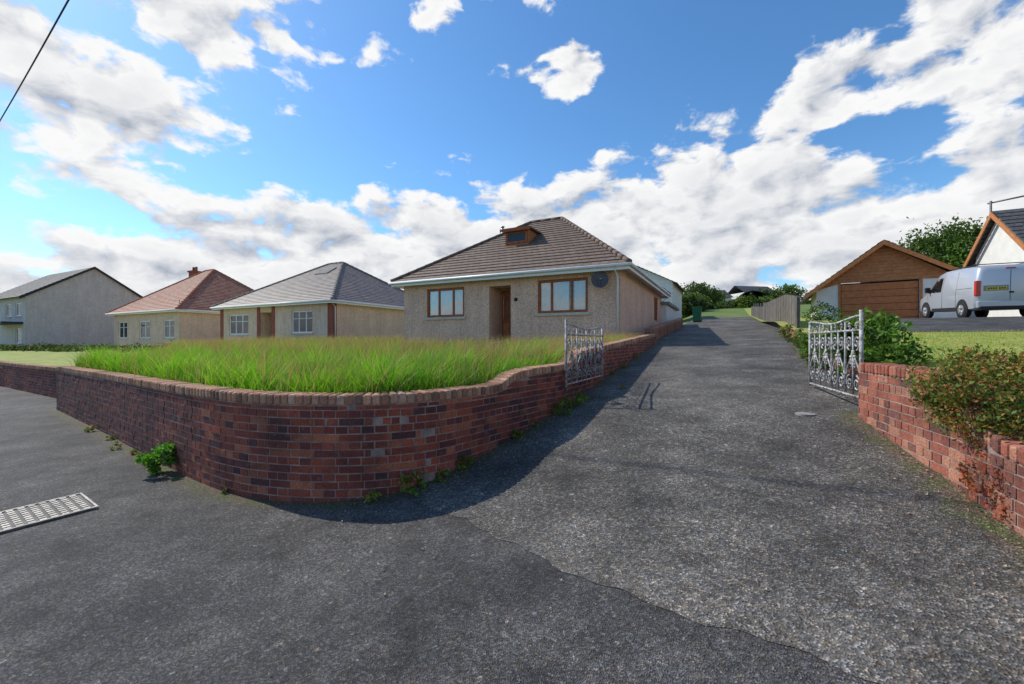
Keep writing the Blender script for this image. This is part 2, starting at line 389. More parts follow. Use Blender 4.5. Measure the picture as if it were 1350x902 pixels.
t=np.clip(rng.uniform(0,1,len(pts))*.6+cn2*.4,0,1)[:,None]; cols=np.array([.06,.22,.012])*(1-t)+np.array([.21,.43,.03])*t
dr=(rng.uniform(0,1,len(pts))<.07+.22*np.clip((q_[:,0]-7)/5,0,1))
cols[dr]=np.array([.38,.27,.17])
cols*= (.42+1.0*cn)[:,None]
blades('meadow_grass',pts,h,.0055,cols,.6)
k=rng.integers(0,len(pts),42000); k=k[(q_[k,0]>6.0)|(rng.uniform(0,1,len(k))<.14)]; P2=pts[k]+rng.normal(0,.08,(len(k),3))*[1,1,0]
t=rng.uniform(0,1,len(k))[:,None]; c2=np.array([.30,.16,.11])*(1-t)+np.array([.38,.27,.19])*t
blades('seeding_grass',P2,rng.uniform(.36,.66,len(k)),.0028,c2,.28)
pts=[]
while len(pts)<60000:
    p=1+15*random.random()**1.5*1.0;q=1.95+random.random()**1.3*16
    if p<6 and q>9: continue
    x,y=XY(p,q); pts.append((x,y,TR(p)-.005))
pts=np.array(pts);cn=clumpnoise(pts[:,0]*.8,pts[:,1]*.9);t=np.clip(cn+rng.normal(0,.25,len(pts)),0,1)[:,None]
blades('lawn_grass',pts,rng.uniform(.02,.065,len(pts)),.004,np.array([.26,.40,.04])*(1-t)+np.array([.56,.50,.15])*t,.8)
# ---------------------------------------------------------------- foliage
def foliage_vf(c,rad,n,leaf,cols,nclump=40,seed=0):
    g=np.random.default_rng(seed); rad=np.array(rad,float)
    d=g.normal(size=(nclump,3)); d/=np.linalg.norm(d,axis=1)[:,None]
    rr=g.uniform(.35,1.,nclump)**.6; cc=d*rr[:,None]*rad
    cs=g.uniform(.14,.34,nclump)
    which=g.integers(0,nclump,n); pos=cc[which]+g.normal(size=(n,3))*cs[which][:,None]*rad*.62
    pos+=np.array(c)
    a=g.normal(size=(n,3));a/=np.linalg.norm(a,axis=1)[:,None]; b=np.cross(a,g.normal(size=(n,3)));b/=np.linalg.norm(b,axis=1)[:,None]
    s=leaf*g.uniform(.6,1.4,n)[:,None]
    V_=np.stack([pos-a*s,pos-b*s*.5,pos+a*s,pos+b*s*.5],1)
    cols=np.array(cols,float); ci=(which+g.integers(0,2,n))%len(cols); br=g.uniform(.55,1.35,nclump)[which]*g.uniform(.7,1.3,n)
    C=cols[ci]*br[:,None]
    return V_.reshape(-1,3),np.arange(n*4).reshape(-1,4),np.repeat(C,4,0)
def foliage(name,items,parent=None):
    Vs=[];Fs=[];Cs=[];o=0
    for i,it in enumerate(items):
        v,f,c=foliage_vf(*it[:5],**(it[5] if len(it)>5 else {}),seed=i*13+len(name)+int(abs(it[0][0])*37))
        Vs.append(v);Fs.append(f+o);Cs.append(c);o+=len(v)
    return mk(name,np.concatenate(Vs),np.concatenate(Fs).tolist(),LEAF,parent,cols=np.concatenate(Cs))
BARK=M('bark',(.10,.075,.055),(.05,.04,.03),6,.95,.5,30)
G1=[(.08,.15,.025),(.12,.20,.035),(.06,.11,.02)]; G2=[(.055,.09,.024),(.08,.12,.032)]; G3=[(.15,.22,.03),(.19,.27,.05)]
def tree(name,x,y,z,h,r,cols,n=5000,leaf=.16,nc=60):
    e=empty(name,(x,y,z)); lst=[([(0,0,-.3),(.05,0,h*.3),(0,.1,h*.6)],[h*.035,h*.025,h*.012])]
    g=random.Random(int(x*10))
    for i in range(7):
        a=g.uniform(0,6.28);l=r*g.uniform(.5,.9);z0=h*g.uniform(.25,.5)
        lst.append(([(0,0,z0),(math.cos(a)*l*.5,math.sin(a)*l*.5,z0+h*.15),(math.cos(a)*l,math.sin(a)*l,z0+h*.3)],[h*.015,h*.01,h*.004]))
    tubes('trunk_and_limbs',lst,BARK,e)
    foliage('crown',[((0,0,h*.62),(r,r,h*.4),n,leaf,cols,{'nclump':nc})],e)
# ---------------------------------------------------------------- building helpers
def hframe(x,y,z,name,ang=27): return empty(name,(x,y,z),-math.radians(ang))
def wall_open(name,x0,x1,z0,z1,ops,mat,parent,y=0.,depth=.14,axis='x'):
    xs=sorted({x0,x1}|{o[0] for o in ops}|{o[1] for o in ops}); zs=sorted({z0,z1}|{o[2] for o in ops}|{o[3] for o in ops})
    v=[];f=[]
    def quad(a,b,c,d): n=len(v); v.extend([a,b,c,d]); f.append((n,n+1,n+2,n+3))
    T=(lambda x,d,z:(x,y+d,z)) if axis=='x' else (lambda x,d,z:(y-d,x,z))
    for i in range(len(xs)-1):
        for j in range(len(zs)-1):
            mx,mz=(xs[i]+xs[i+1])/2,(zs[j]+zs[j+1])/2
            if any(o[0]<mx<o[1] and o[2]<mz<o[3] for o in ops): continue
            quad(T(xs[i],0,zs[j]),T(xs[i+1],0,zs[j]),T(xs[i+1],0,zs[j+1]),T(xs[i],0,zs[j+1]))
    for o in ops:
        a,b,c,d=o[:4]; dp=o[4] if len(o)>4 else depth
        quad(T(a,0,c),T(a,dp,c),T(a,dp,d),T(a,0,d)); quad(T(b,0,c),T(b,0,d),T(b,dp,d),T(b,dp,c))
        quad(T(a,0,d),T(a,dp,d),T(b,dp,d),T(b,0,d)); quad(T(a,0,c),T(b,0,c),T(b,dp,c),T(a,dp,c))
    return mk(name,v,f,mat,parent)
def window(parent,a,b,c,d,y,fm,mull,fw=.07,sill=True,axis='x',sillmat=None,tr=None,curt=((0,1,0),)):
    T=(lambda x0,x1,y0,y1,z0,z1:(x0,x1,y0,y1,z0,z1)) if axis=='x' else (lambda x0,x1,y0,y1,z0,z1:(y-(y1-y),y-(y0-y),x0,x1,z0,z1))
    L=[T(a+.002,a+fw,y,y+.06,c+.002,d-.002),T(b-fw,b-.002,y,y+.06,c+.002,d-.002),T(a+fw,b-fw,y,y+.06,c+.002,c+fw),T(a+fw,b-fw,y,y+.06,d-fw,d-.002)]
    for m in mull: L.append(T(a+(b-a)*m-fw*.4,a+(b-a)*m+fw*.4,y+.004,y+.056,c+fw,d-fw))
    if tr: 
        for (m0,m1,zt) in tr: L.append(T(a+(b-a)*m0+fw*.5,a+(b-a)*m1-fw*.5,y+.008,y+.05,c+(d-c)*zt-.02,c+(d-c)*zt+.02))
    boxes('window_frame',L,fm,parent)
    boxes('window_glass',[T(a+fw*.5,b-fw*.5,y+.03,y+.036,c+fw*.5,d-fw*.5)],GLASS,parent)
    for (xa,xb,zz) in curt:
        xa=a+(b-a)*xa; xb=a+(b-a)*xb; za=c+(d-c)*zz
        v=[];f=[];n=max(4,int((xb-xa)/.03))
        for i in range(n+1):
            x=xa+(xb-xa)*i/n; dy=.07+.010*math.sin(i*1.1)+.006*math.sin(i*.37)
            for z in (za,d): v.append((x,y+dy,z) if axis=='x' else (y-dy,x,z))
        for i in range(n): f.append((2*i,2*i+2,2*i+3,2*i+1))
        mk('net_curtain',v,f,CURT,parent,smooth=True)
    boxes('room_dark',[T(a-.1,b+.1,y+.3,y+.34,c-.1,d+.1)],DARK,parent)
    if sill: boxes('sill',[T(a-.08,b+.08,-.07 if axis=='x' else y-.14,y+.02,c-.1,c-.003)],sillmat or STONE,parent)
def roof_face(name,A,B,C,D,nc,mat,parent,lift=.035):
    A,B,C,D=[Vector(p) for p in (A,B,C,D)]; n=(B-A).cross(D-A).normalized(); ex=(B-A).normalized()
    v=[];f=[];uv=[]
    for i in range(nc):
        t0,t1=i/nc,(i+1)/nc
        a=A.lerp(D,t0);b=B.lerp(C,t0);c=B.lerp(C,t1);d=A.lerp(D,t1)
        k=len(v); v+=[tuple(a+n*lift),tuple(b+n*lift),tuple(c+n*.004),tuple(d+n*.004),tuple(a-n*.004),tuple(b-n*.004)]
        f+=[(k,k+1,k+2,k+3),(k+4,k+5,k+1,k)]
        sl=n.cross(ex)
        U_=lambda p,o=0:((p-A).dot(ex),(p-A).dot(sl)+o)
        uv+=[U_(a,.01),U_(b,.01),U_(c,-.01),U_(d,-.01),U_(a,.01),U_(b,.01),U_(b,.01),U_(a,.01)]
    return mk(name,v,f,mat,parent,uvs=uv)
def hip_roof(parent,x0,x1,y0,y1,ze,zr,rl,mat,ov=.35,course=.33,gut=WHITEP):
    X0,X1,Y0,Y1=x0-ov,x1+ov,y0-ov,y1+ov; cx,cy=(X0+X1)/2,(Y0+Y1)/2
    R0=(cx-rl/2,cy,zr);R1=(cx+rl/2,cy,zr)
    a,b,c,d=(X0,Y0,ze),(X1,Y0,ze),(X1,Y1,ze),(X0,Y1,ze)
    nc=int(math.hypot((Y1-Y0)/2,zr-ze)/course)
    fs=[(a,b,R1,R0),(b,c,R1,R1),(c,d,R0,R1),(d,a,R0,R0)]; hips=[(a,R0),(b,R1),(c,R1),(d,R0),(R0,R1)]
    for i,q in enumerate(fs): roof_face('roof_slope',*q,nc,mat,parent)
    L=[]
    for p,q in hips:
        p=Vector(p);q=Vector(q);n=max(2,int((q-p).length/.4))
        for i in range(n):
            s=p.lerp(q,i/n)+Vector((0,0,.03));e=p.lerp(q,(i+1)/n)+Vector((0,0,.03)); L.append(([tuple(s),tuple(e)],[.10,.085]))
    ridge_m=M('ridge_tile',(.16,.11,.085) if mat is TILEB else ((.40,.15,.09) if mat is TILER else (.24,.21,.19)),None,4,.8)
    tubes('ridge_tiles',L,ridge_m,parent,8)
    box('soffit',X0+.02,X1-.02,Y0+.02,Y1-.02,ze-.06,ze-.03,gut,parent)
    t=.025
    boxes('fascia',[(X0,X1,Y0,Y0+t,ze-.20,ze-.01),(X0,X1,Y1-t,Y1,ze-.20,ze-.01),(X0,X0+t,Y0+t+.002,Y1-t-.002,ze-.20,ze-.01),(X1-t,X1,Y0+t+.002,Y1-t-.002,ze-.20,ze-.01)],gut,parent)
    g=.06; tubes('gutter',[([(X0-g,Y0-g,ze-.05),(X1+g,Y0-g,ze-.05),(X1+g,Y1+g,ze-.05),(X0-g,Y1+g,ze-.05),(X0-g,Y0-g,ze-.05)],.055)],gut,parent,8)
# ================= main bungalow
H=hframe(3.65,14.3,0,'brown_roof_bungalow'); ZB=1.3; ZE=4.33; ZR=7.68
w=9.4;d=9.8
W1=(-3.03,-1.13,2.80,4.02);W2=(-8.14,-6.26,2.78,3.98);DR=(-5.1,-4.15,1.75,3.92,1.0)
wall_open('front_wall',-w,0,ZB,ZE,[W1,W2,DR],PEB,H)
wall_open('side_wall',0,d,ZB,ZE,[(7.3,8.5,2.8,4.0)],PEB,H,y=0,axis='y')
mk('rear_walls',[(-w,0,ZB),(-w,d,ZB),(0,d,ZB),(-w,0,ZE),(-w,d,ZE),(0,d,ZE)],[(0,1,4,3),(1,2,5,4)],PEB,H)
window(H,*W1,.04,WOODF,[.28,.68],fw=.095,curt=((0,.62,0),(.72,1,.0))); window(H,*W2,.04,WOODF,[.32,.70],fw=.095,curt=((0,1,0),))
window(H,7.3,8.5,2.8,4.0,-.04,WOODF,[.5],axis='y',sill=False)
box('porch_back',-5.1,-4.15,1.003,1.05,1.75,3.92,PEB,H)
box('porch_floor',-5.09,-4.16,.01,1.0,1.76,1.80,CONC,H)
box('door_leaf',-5.05,-4.20,.93,.99,1.81,3.85,WOODF,H,.01)
boxes('door_glass',[(-4.95,-4.70,.915,.927,2.7,3.7),(-4.56,-4.31,.915,.927,2.7,3.7)],GLASS,H)
boxes('door_panels',[(-4.95,-4.70,.91,.928,1.95,2.5),(-4.56,-4.31,.91,.928,1.95,2.5)],CLAD,H)
boxes('porch_side_glazing',[(-4.2,-4.155,.25,.95,2.0,3.85)],WOODF,H)
box('house_number',-3.99,-3.86,-.03,-.004,3.3,3.42,DARK,H,.01)
hip_roof(H,-w,0,0,d,ZE,ZR,1.6,TILEB,.38,.30)
box('plinth',-w-.03,.03,-.03,d+.03,ZB,1.72,M('plinth_render',(.3,.25,.2),None,3,.9),H)
tubes('downpipe',[([(-.12,-.40,ZE-.08),(-.10,-.36,ZE-.2),(-.08,-.07,ZE-.38),(-.08,-.07,1.6)],.037)],WHITEP,H,8)
tubes('downpipe_rear',[([(.4,9.9,ZE-.08),(.08,9.7,ZE-.4),(.08,9.7,1.9)],.037)],WHITEP,H,8)
pitch=(ZR-ZE)/(d/2+.38)
dz=5.98; dyf=(dz-ZE)/pitch-.38
D_=empty('dormer',(0,0,0)); D_.parent=H
dx0,dx1=-5.52,-4.42; zt=dz+.66; yb=(zt-ZE)/pitch-.38
box('dormer_body',dx0,dx1,dyf-.05,yb+.2,dz-.1,zt-.02,CLAD,D_)
box('dormer_flat_roof',dx0-.15,dx1+.15,dyf-.25,yb+.35,zt-.018,zt+.05,M('lead',(.2,.12,.09),None,4,.7),D_)
box('dormer_fascia',dx0-.17,dx1+.17,dyf-.27,dyf-.252,zt-.10,zt+.04,WOODF,D_)
boxes('dormer_frame',[(dx0+.02,dx0+.13,dyf-.1,dyf-.052,dz+.06,zt-.08),(dx1-.13,dx1-.02,dyf-.1,dyf-.052,dz+.06,zt-.08),(dx0+.13,dx1-.13,dyf-.1,dyf-.052,dz+.06,dz+.15),(dx0+.13,dx1-.13,dyf-.1,dyf-.052,zt-.17,zt-.08)],WOODF,D_)
box('dormer_glass',dx0+.13,dx1-.13,dyf-.07,dyf-.056,dz+.15,zt-.17,M('dormer_pane',(.03,.035,.04),None,3,.1,spec=.4),D_)
tubes('flue',[([(-7.3,5.2,6.2),(-7.3,5.2,7.75)],.06),([(-7.3,5.2,7.75),(-7.3,5.2,7.8)],.11)],M('steel_flue',(.5,.5,.5),None,4,.4,metal=.8),H,10)
SD=empty('satellite_dish',(-.62,-.32,3.86),rx=math.radians(78),rz=math.radians(20)); SD.parent=H
v=[(0,0,-.06)];f=[];DM=M('dish_grey',(.10,.10,.105),None,5,.5)
for r in range(1,6):
    for k in range(24): a=k*math.pi/12; rr=.29*r/5; v.append((math.cos(a)*rr,math.sin(a)*rr*1.05,-.06+rr*rr*.9))
for k in range(24): f.append((0,1+k,1+(k+1)%24))
for r in range(4):
    for k in range(24): f.append((1+r*24+k,1+(r+1)*24+k,1+(r+1)*24+(k+1)%24,1+r*24+(k+1)%24))
mk('dish',v,f,DM,SD,smooth=True)
tubes('dish_arm',[([(0,-.25,0),(0,-.15,.33)],.012),([(0,-.15,.30),(0,-.12,.38)],.03),([(0,0,-.06),(0,.05,-.25)],.025)],DM,SD)
# ================= slate bungalow
H2=hframe(-11.4,27,0,'slate_roof_bungalow')
w2=12.3;d2=11
a1=(-4.0,-1.9,2.35,3.85);a2=(-11.2,-8.8,2.3,3.8);dd=(-7.4,-6.1,1.4,3.85,.9)
wall_open('front_wall',-w2,0,1.0,4.3,[a1,a2,dd],PEB2,H2)
mk('other_walls',[(0,0,1),(0,d2,1),(-w2,d2,1),(-w2,0,1),(0,0,4.3),(0,d2,4.3),(-w2,d2,4.3),(-w2,0,4.3)],[(0,1,5,4),(1,2,6,5),(2,3,7,6)],PEB2,H2)
CD=((0,.22,0),(.44,.56,0),(.78,1,0),(0,1,.72))
for aa in (a1,a2): window(H2,*aa,.07,WHITEP,[.33,.67],fw=.09,tr=[(0,.33,.65),(.33,.67,.65),(.67,1,.65)],curt=CD)
QR=M('quoin_red',(.36,.11,.07),(.24,.075,.055),14,.9,.4,30)
def qbox(n_,b,par): return box(n_,*b,QR,par)
qbox('corner_quoin',(-.45,.012,-.02,.3,1,4.29),H2); qbox('corner_quoin_left',(-w2-.012,-w2+.4,-.02,.3,1,4.29),H2)
qbox('porch_brick',(-7.75,-7.4,-.03,.02,1,4.29),H2); qbox('porch_brick_right',(-6.1,-5.75,-.03,.02,1,4.29),H2)
box('porch_door',-7.3,-6.2,.8,.86,1.4,3.8,WOODF,H2)
hip_roof(H2,-w2,0,0,d2,4.4,8.15,1.6,TILES,.4,.25)
PT=(8.15-4.4)/(d2/2+.4)
yy=3.6; zz=4.4+PT*(yy+.4)
mk('skylight',[(-6.3,yy,zz+.1),(-4.9,yy,zz+.1),(-4.9,yy+.9,zz+.1+PT*.9),(-6.3,yy+.9,zz+.1+PT*.9),(-6.3,yy,zz-.05),(-4.9,yy,zz-.05),(-4.9,yy+.9,zz+PT*.9-.05),(-6.3,yy+.9,zz+PT*.9-.05)],BF,M('skylight_glass',(.05,.06,.07),None,3,.1,spec=.8),H2)
tubes('downpipe',[([(.3,-.42,4.3),(.06,.15,4.0),(.06,.15,1.3)],.04)],WHITEP,H2)
# ================= red roof bungalow
H3=hframe(-28.2,36,0,'red_roof_bungalow')
w3=11.9;d3=11
o3=[(-2.6,-.8,2.1,3.7),(-6.9,-4.9,2.1,3.7),(-11,-9.2,2.1,3.7)]
wall_open('front_wall',-w3,0,.6,4.35,o3,PEB2,H3)
mk('other_walls',[(0,0,.6),(0,d3,.6),(-w3,d3,.6),(-w3,0,.6),(0,0,4.35),(0,d3,4.35),(-w3,d3,4.35),(-w3,0,4.35)],[(0,1,5,4),(1,2,6,5),(2,3,7,6)],PEB2,H3)
for aa in o3: window(H3,*aa,.07,WHITEP,[.5],fw=.1,tr=[(0,.5,.65),(.5,1,.65)],curt=CD)
hip_roof(H3,-w3,0,0,d3,4.5,9.1,1.4,TILER,.4,.25)
qbox('chimney_stack',(-11,-10.1,6,6.8,5.5,9.35),H3); qbox('chimney_cap',(-11.1,-10.0,5.9,6.9,9.35,9.5),H3)
tubes('chimney_pots',[([(-10.8,6.4,9.5),(-10.8,6.4,9.95)],.13),([(-10.3,6.4,9.5),(-10.3,6.4,9.95)],.13)],TILER,H3,10)
tubes('aerial',[([(-.6,.3,3.5),(-.6,.3,5.4)],.02),([(-.9,.3,5.35),(-.3,.3,5.35)],.015)],DARK,H3)
# ================= grey gable house
H4=hframe(-47,41,0,'grey_gable_house')
d4=10;w4=12;z4=6.3;za=9.7
o4=[(-2.6,-1.0,4.3,5.6),(-5.4,-3.8,4.3,5.6),(-2.6,-1.0,1.6,3.1)]
wall_open('front_wall',-w4,0,0,z4,o4,GREYR,H4)
for aa in o4: window(H4,*aa,.07,WHITEP,[.5],fw=.1,curt=CD)
mk('gable_walls',[(0,0,0),(0,d4,0),(0,d4,z4),(0,d4/2,za),(0,0,z4),(-w4,0,0),(-w4,d4,0),(-w4,d4,z4),(-w4,d4/2,za),(-w4,0,z4)],[(0,1,2,3,4),(9,8,7,6,5),(1,6,7,2)],GREYR,H4)
pt=(za-z4)/(d4/2)
roof_face('roof_slope',(-w4-.2,-.45,z4-.45*pt+.1),(.2,-.45,z4-.45*pt+.1),(.2,d4/2,za+.1),(-w4-.2,d4/2,za+.1),18,TILED,H4)
roof_face('roof_slope',(.2,d4+.45,z4-.45*pt+.1),(-w4-.2,d4+.45,z4-.45*pt+.1),(-w4-.2,d4/2,za+.1),(.2,d4/2,za+.1),18,TILED,H4)
tubes('bargeboard',[([(.22,-.45,z4-.45*pt),(.22,d4/2,za),(.22,d4+.45,z4-.45*pt)],.12)],BARGE,H4,4,False)
box('porch_canopy',-6.5,-.5,-1.4,0,3.5,3.7,BARGE,H4)
# ================= garage
GA=hframe(19.7,22.6,0,'timber_garage',33)
zf=2.7; hw=2.85
zl,zrr,zap=4.75,5.15,7.0
wall_open('front_wall',-hw,hw,zf,4.95,[(-1.75,1.45,zf,5.0,.12)],WHITER,GA)
mk('gable_cladding',[(-hw-.1,-.03,4.62),(-1.75,-.03,5.0),(1.45,-.03,5.0),(hw+.1,-.03,4.96),(0,-.03,zap-.05)],[(0,1,4),(1,2,4),(2,3,4)],CLAD,GA)
boxes('cladding_boards',[(-(hw)*(zap-.25-z)/(zap-4.7),hw*(zap-.25-z)/(zap-4.95)*.98,-.055,-.033,z,z+.15) for z in np.arange(5.02,6.7,.17)],CLAD,GA)
mk('side_walls',[(-hw,0,zf),(-hw,7,zf),(-hw,7,4.8),(-hw,0,4.8),(hw,0,zf),(hw,7,zf),(hw,7,5.1),(hw,0,5.1)],[(1,0,3,2),(4,5,6,7)],WHITER,GA)
DOORM=M('garage_door_timber',(.50,.17,.05),(.40,.125,.04),6,.5)
boxes('garage_door',[(-1.72,1.42,.06,.11,zf+.01+i*.37,zf+.36+i*.37) for i in range(6)],DOORM,GA)
box('door_backing',-1.74,1.44,.112,.118,zf,4.98,DARK,GA)
boxes('door_frame',[(-1.87,-1.752,-.04,.1,zf,5.0),(1.452,1.57,-.04,.1,zf,5.0)],CLAD,GA)
roof_face('roof_slope',(-hw-.55,7.3,zl-.35),(-hw-.55,-.5,zl-.35),(0,-.5,zap+.1),(0,7.3,zap+.1),14,TILED,GA)
roof_face('roof_slope',(hw+.5,-.5,zrr-.2),(hw+.5,7.3,zrr-.2),(0,7.3,zap+.1),(0,-.5,zap+.1),14,TILED,GA)
def slopebox(name,a,b,hh,y0,y1,mat,par):
    (x0,z0),(x1,z1)=a,b
    return mk(name,[(x0,y0,z0-hh),(x1,y0,z1-hh),(x1,y1,z1-hh),(x0,y1,z0-hh),(x0,y0,z0),(x1,y0,z1),(x1,y1,z1),(x0,y1,z0)],BF,mat,par)
slopebox('bargeboard_left',(-hw-.58,zl-.36),(0,zap+.07),.24,-.55,-.5,CLAD,GA); slopebox('bargeboard_right',(.0,zap+.07),(hw+.53,zrr-.21),.24,-.55,-.5,CLAD,GA)
slopebox('soffit_left',(-hw-.58,zl-.40),(0,zap+.03),.05,-.495,-.06,CLAD,GA); slopebox('soffit_right',(.0,zap+.03),(hw+.53,zrr-.25),.05,-.495,-.06,CLAD,GA)
# ================= white gable house
HR=hframe(22.1,19.2,0,'white_gable_house')
zb,ze,za=2.3,5.9,7.65; dd_=4.4
mk('walls',[(0,-dd_/2,zb),(0,dd_/2,zb),(0,dd_/2,ze),(0,0,za),(0,-dd_/2,ze),(9,-dd_/2,zb),(9,dd_/2,zb),(9,dd_/2,ze),(9,0,za),(9,-dd_/2,ze)],[(4,3,2,1,0),(5,6,7,8,9),(0,5,9,4),(1,2,7,6)],WHITER,HR)
roof_face('roof_slope',(-.3,-dd_/2-.4,ze-.3),(9.3,-dd_/2-.4,ze-.3),(9.3,0,za+.05),(-.3,0,za+.05),10,TILED,HR)
roof_face('roof_slope',(9.3,dd_/2+.4,ze-.3),(-.3,dd_/2+.4,ze-.3),(-.3,0,za+.05),(9.3,0,za+.05),10,TILED,HR)
for (y0,z0,y1,z1) in ((-dd_/2-.4,ze-.33,0,za+.03),(0,za+.03,dd_/2+.4,ze-.33)):
    mk('bargeboard',[(-.34,y0,z0-.25),(-.34,y1,z1-.25),(-.3,y1,z1-.25),(-.3,y0,z0-.25),(-.34,y0,z0),(-.34,y1,z1),(-.3,y1,z1),(-.3,y0,z0)],BF,CLAD,HR)
tubes('roof_frame',[([(.3,1.6,6.5),(.3,1.6,8.55)],.045),([(1.7,1.2,6.6),(1.7,1.2,8.7)],.045),([(.2,1.65,8.45),(1.8,1.17,8.6)],.04)],M('galv_steel',(.2,.2,.2),None,4,.6,metal=.5),HR)
OB=hframe(26.5,25.5,0,'slate_outbuilding')
box('walls',-3.5,4,0,4,2.5,5.2,WHITER,OB)
roof_face('roof_slope',(-3.8,-.3,5.1),(4.3,-.3,5.1),(4.3,2,6.4),(-3.8,2,6.4),9,TILED,OB); roof_face('roof_slope',(4.3,4.3,5.1),(-3.8,4.3,5.1),(-3.8,2,6.4),(4.3,2,6.4),9,TILED,OB)
# ================= buildings behind
HB=hframe(13.6,36,0,'white_rear_house')
mk('walls',[(-6,0,3),(0,0,3),(0,8,3),(-6,8,3),(-6,0,6.9),(0,0,6.9),(0,8,6.9),(-6,8,6.9),(-3,0,8.4),(-3,8,8.4)],[(0,1,5,8,4),(1,2,6,5),(2,3,7,9,6),(3,0,4,7)],WHITER,HB)
roof_face('roof_slope',(.4,-.3,6.7),(.4,8.3,6.7),(-3,8.3,8.45),(-3,-.3,8.45),10,TILED,HB); roof_face('roof_slope',(-6.4,8.3,6.7),(-6.4,-.3,6.7),(-3,-.3,8.45),(-3,8.3,8.45),10,TILED,HB)
boxes('window_panes',[(-2.0,-.9,-.04,-.005,5.0,6.1),(-2.0,-.9,-.04,-.005,3.4,4.3)],DARK,HB)
OG=hframe(*XY(24,-2.95),0,'flat_roof_outbuilding')
box('walls',-4,0,0,5,2.0,3.75,WHITER,OG); box('flat_roof',-4.15,.15,-.15,5.15,3.75,3.9,CONC,OG)
v=[];f=[]
p=17.6
while p<44:
    q=2.1-.01*(p-18)+random.uniform(-.008,.008); zt=TR(p)+1.1+random.uniform(-.02,.02)-.25*(p>31)
    n=len(v)
    for zq in (TR(p)-.5,zt):
        for (pp,qq) in ((p,q),(p,q+.025),(p+.14,q+.025),(p+.14,q)):
            x,y=XY(pp,qq); v.append((x,y,zq))
    f+=[tuple(i+n for i in qd) for qd in ((0,1,2,3),(7,6,5,4),(0,4,5,1),(1,5,6,2),(2,6,7,3),(3,7,4,0))]
    p+=.15
FN=empty('timber_fence'); mk('boards',v,f,FENCE,FN)
tubes('posts_and_rails',[([XY(p,2.18-.01*(p-18))+(TR(p)-.4,),XY(p,2.18-.01*(p-18))+(TR(p)+1.1,)],.05) for p in np.arange(17.7,44,2.4)]+[([XY(p,2.15-.01*(p-18))+(TR(p)+.8,) for p in np.arange(17.7,44,1.2)],.03)],FENCE,FN,4,False)
BN=hframe(35.2,62,0,'arched_barn',20); v=[];f=[];n=16; zc_=7.3
for yv in (0,9):
    for k in range(n+1):
        a=math.pi*k/n; v.append((-math.cos(a)*2.3,yv,zc_+math.sin(a)*1.9))
for k in range(n): f.append((k,k+1,n+2+k,n+1+k))
mk('curved_roof',v,f,BARGE,BN,smooth=True)
mk('back_wall',[(-2.2,8.9,4),(2.2,8.9,4)]+[(math.cos(math.pi*k/n)*2.2,8.9,zc_+math.sin(math.pi*k/n)*1.8) for k in range(n+1)],[tuple(range(n+3))],DARK,BN)
tubes('front_arch',[([(-2.3,0,4)]+[(-math.cos(math.pi*k/n)*2.3,0,zc_+math.sin(math.pi*k/n)*1.9) for k in range(n+1)]+[(2.3,0,4)],.07)],BARGE,BN)
box('side_wall',-2.35,-2.25,.1,8.8,4,zc_,BARGE,BN); box('side_wall_right',2.25,2.35,.1,8.8,4,zc_,BARGE,BN)
for (x,y,ww) in ((36,80,6),(46,84,7),(29,76,5)):
    FB=hframe(x,y,0,'distant_farm_building',-10); b0=base(*PQ(x,y))+1.2
    box('walls',0,ww,0,5,b0-2.5,b0+2.4,WHITER,FB)
    roof_face('roof_slope',(-.3,-.3,b0+2.3),(ww+.3,-.3,b0+2.3),(ww+.3,2.5,b0+4),(-.3,2.5,b0+4),6,TILED,FB); roof_face('roof_slope',(ww+.3,5.3,b0+2.3),(-.3,5.3,b0+2.3),(-.3,2.5,b0+4),(ww+.3,2.5,b0+4),6,TILED,FB)
BI=hframe(*XY(33,-2.0),0,'wheelie_bin'); zb=road(33,-2)
mk('bin_body',[(-.24,-.27,zb+.06),(.24,-.27,zb+.06),(.24,.25,zb+.06),(-.24,.25,zb+.06),(-.3,-.33,zb+.98),(.3,-.33,zb+.98),(.3,.35,zb+.98),(-.3,.35,zb+.98)],BF,M('bin_green',(.02,.13,.05),None,4,.5),BI)
box('bin_lid',-.32,.32,-.36,.4,zb+.985,zb+1.06,M('bin_lid_green',(.02,.11,.04),None,4,.5),BI,.02)
tubes('bin_wheels',[([(-.3,.3,zb+.1),(.3,.3,zb+.1)],.1)],DARK,BI,12)
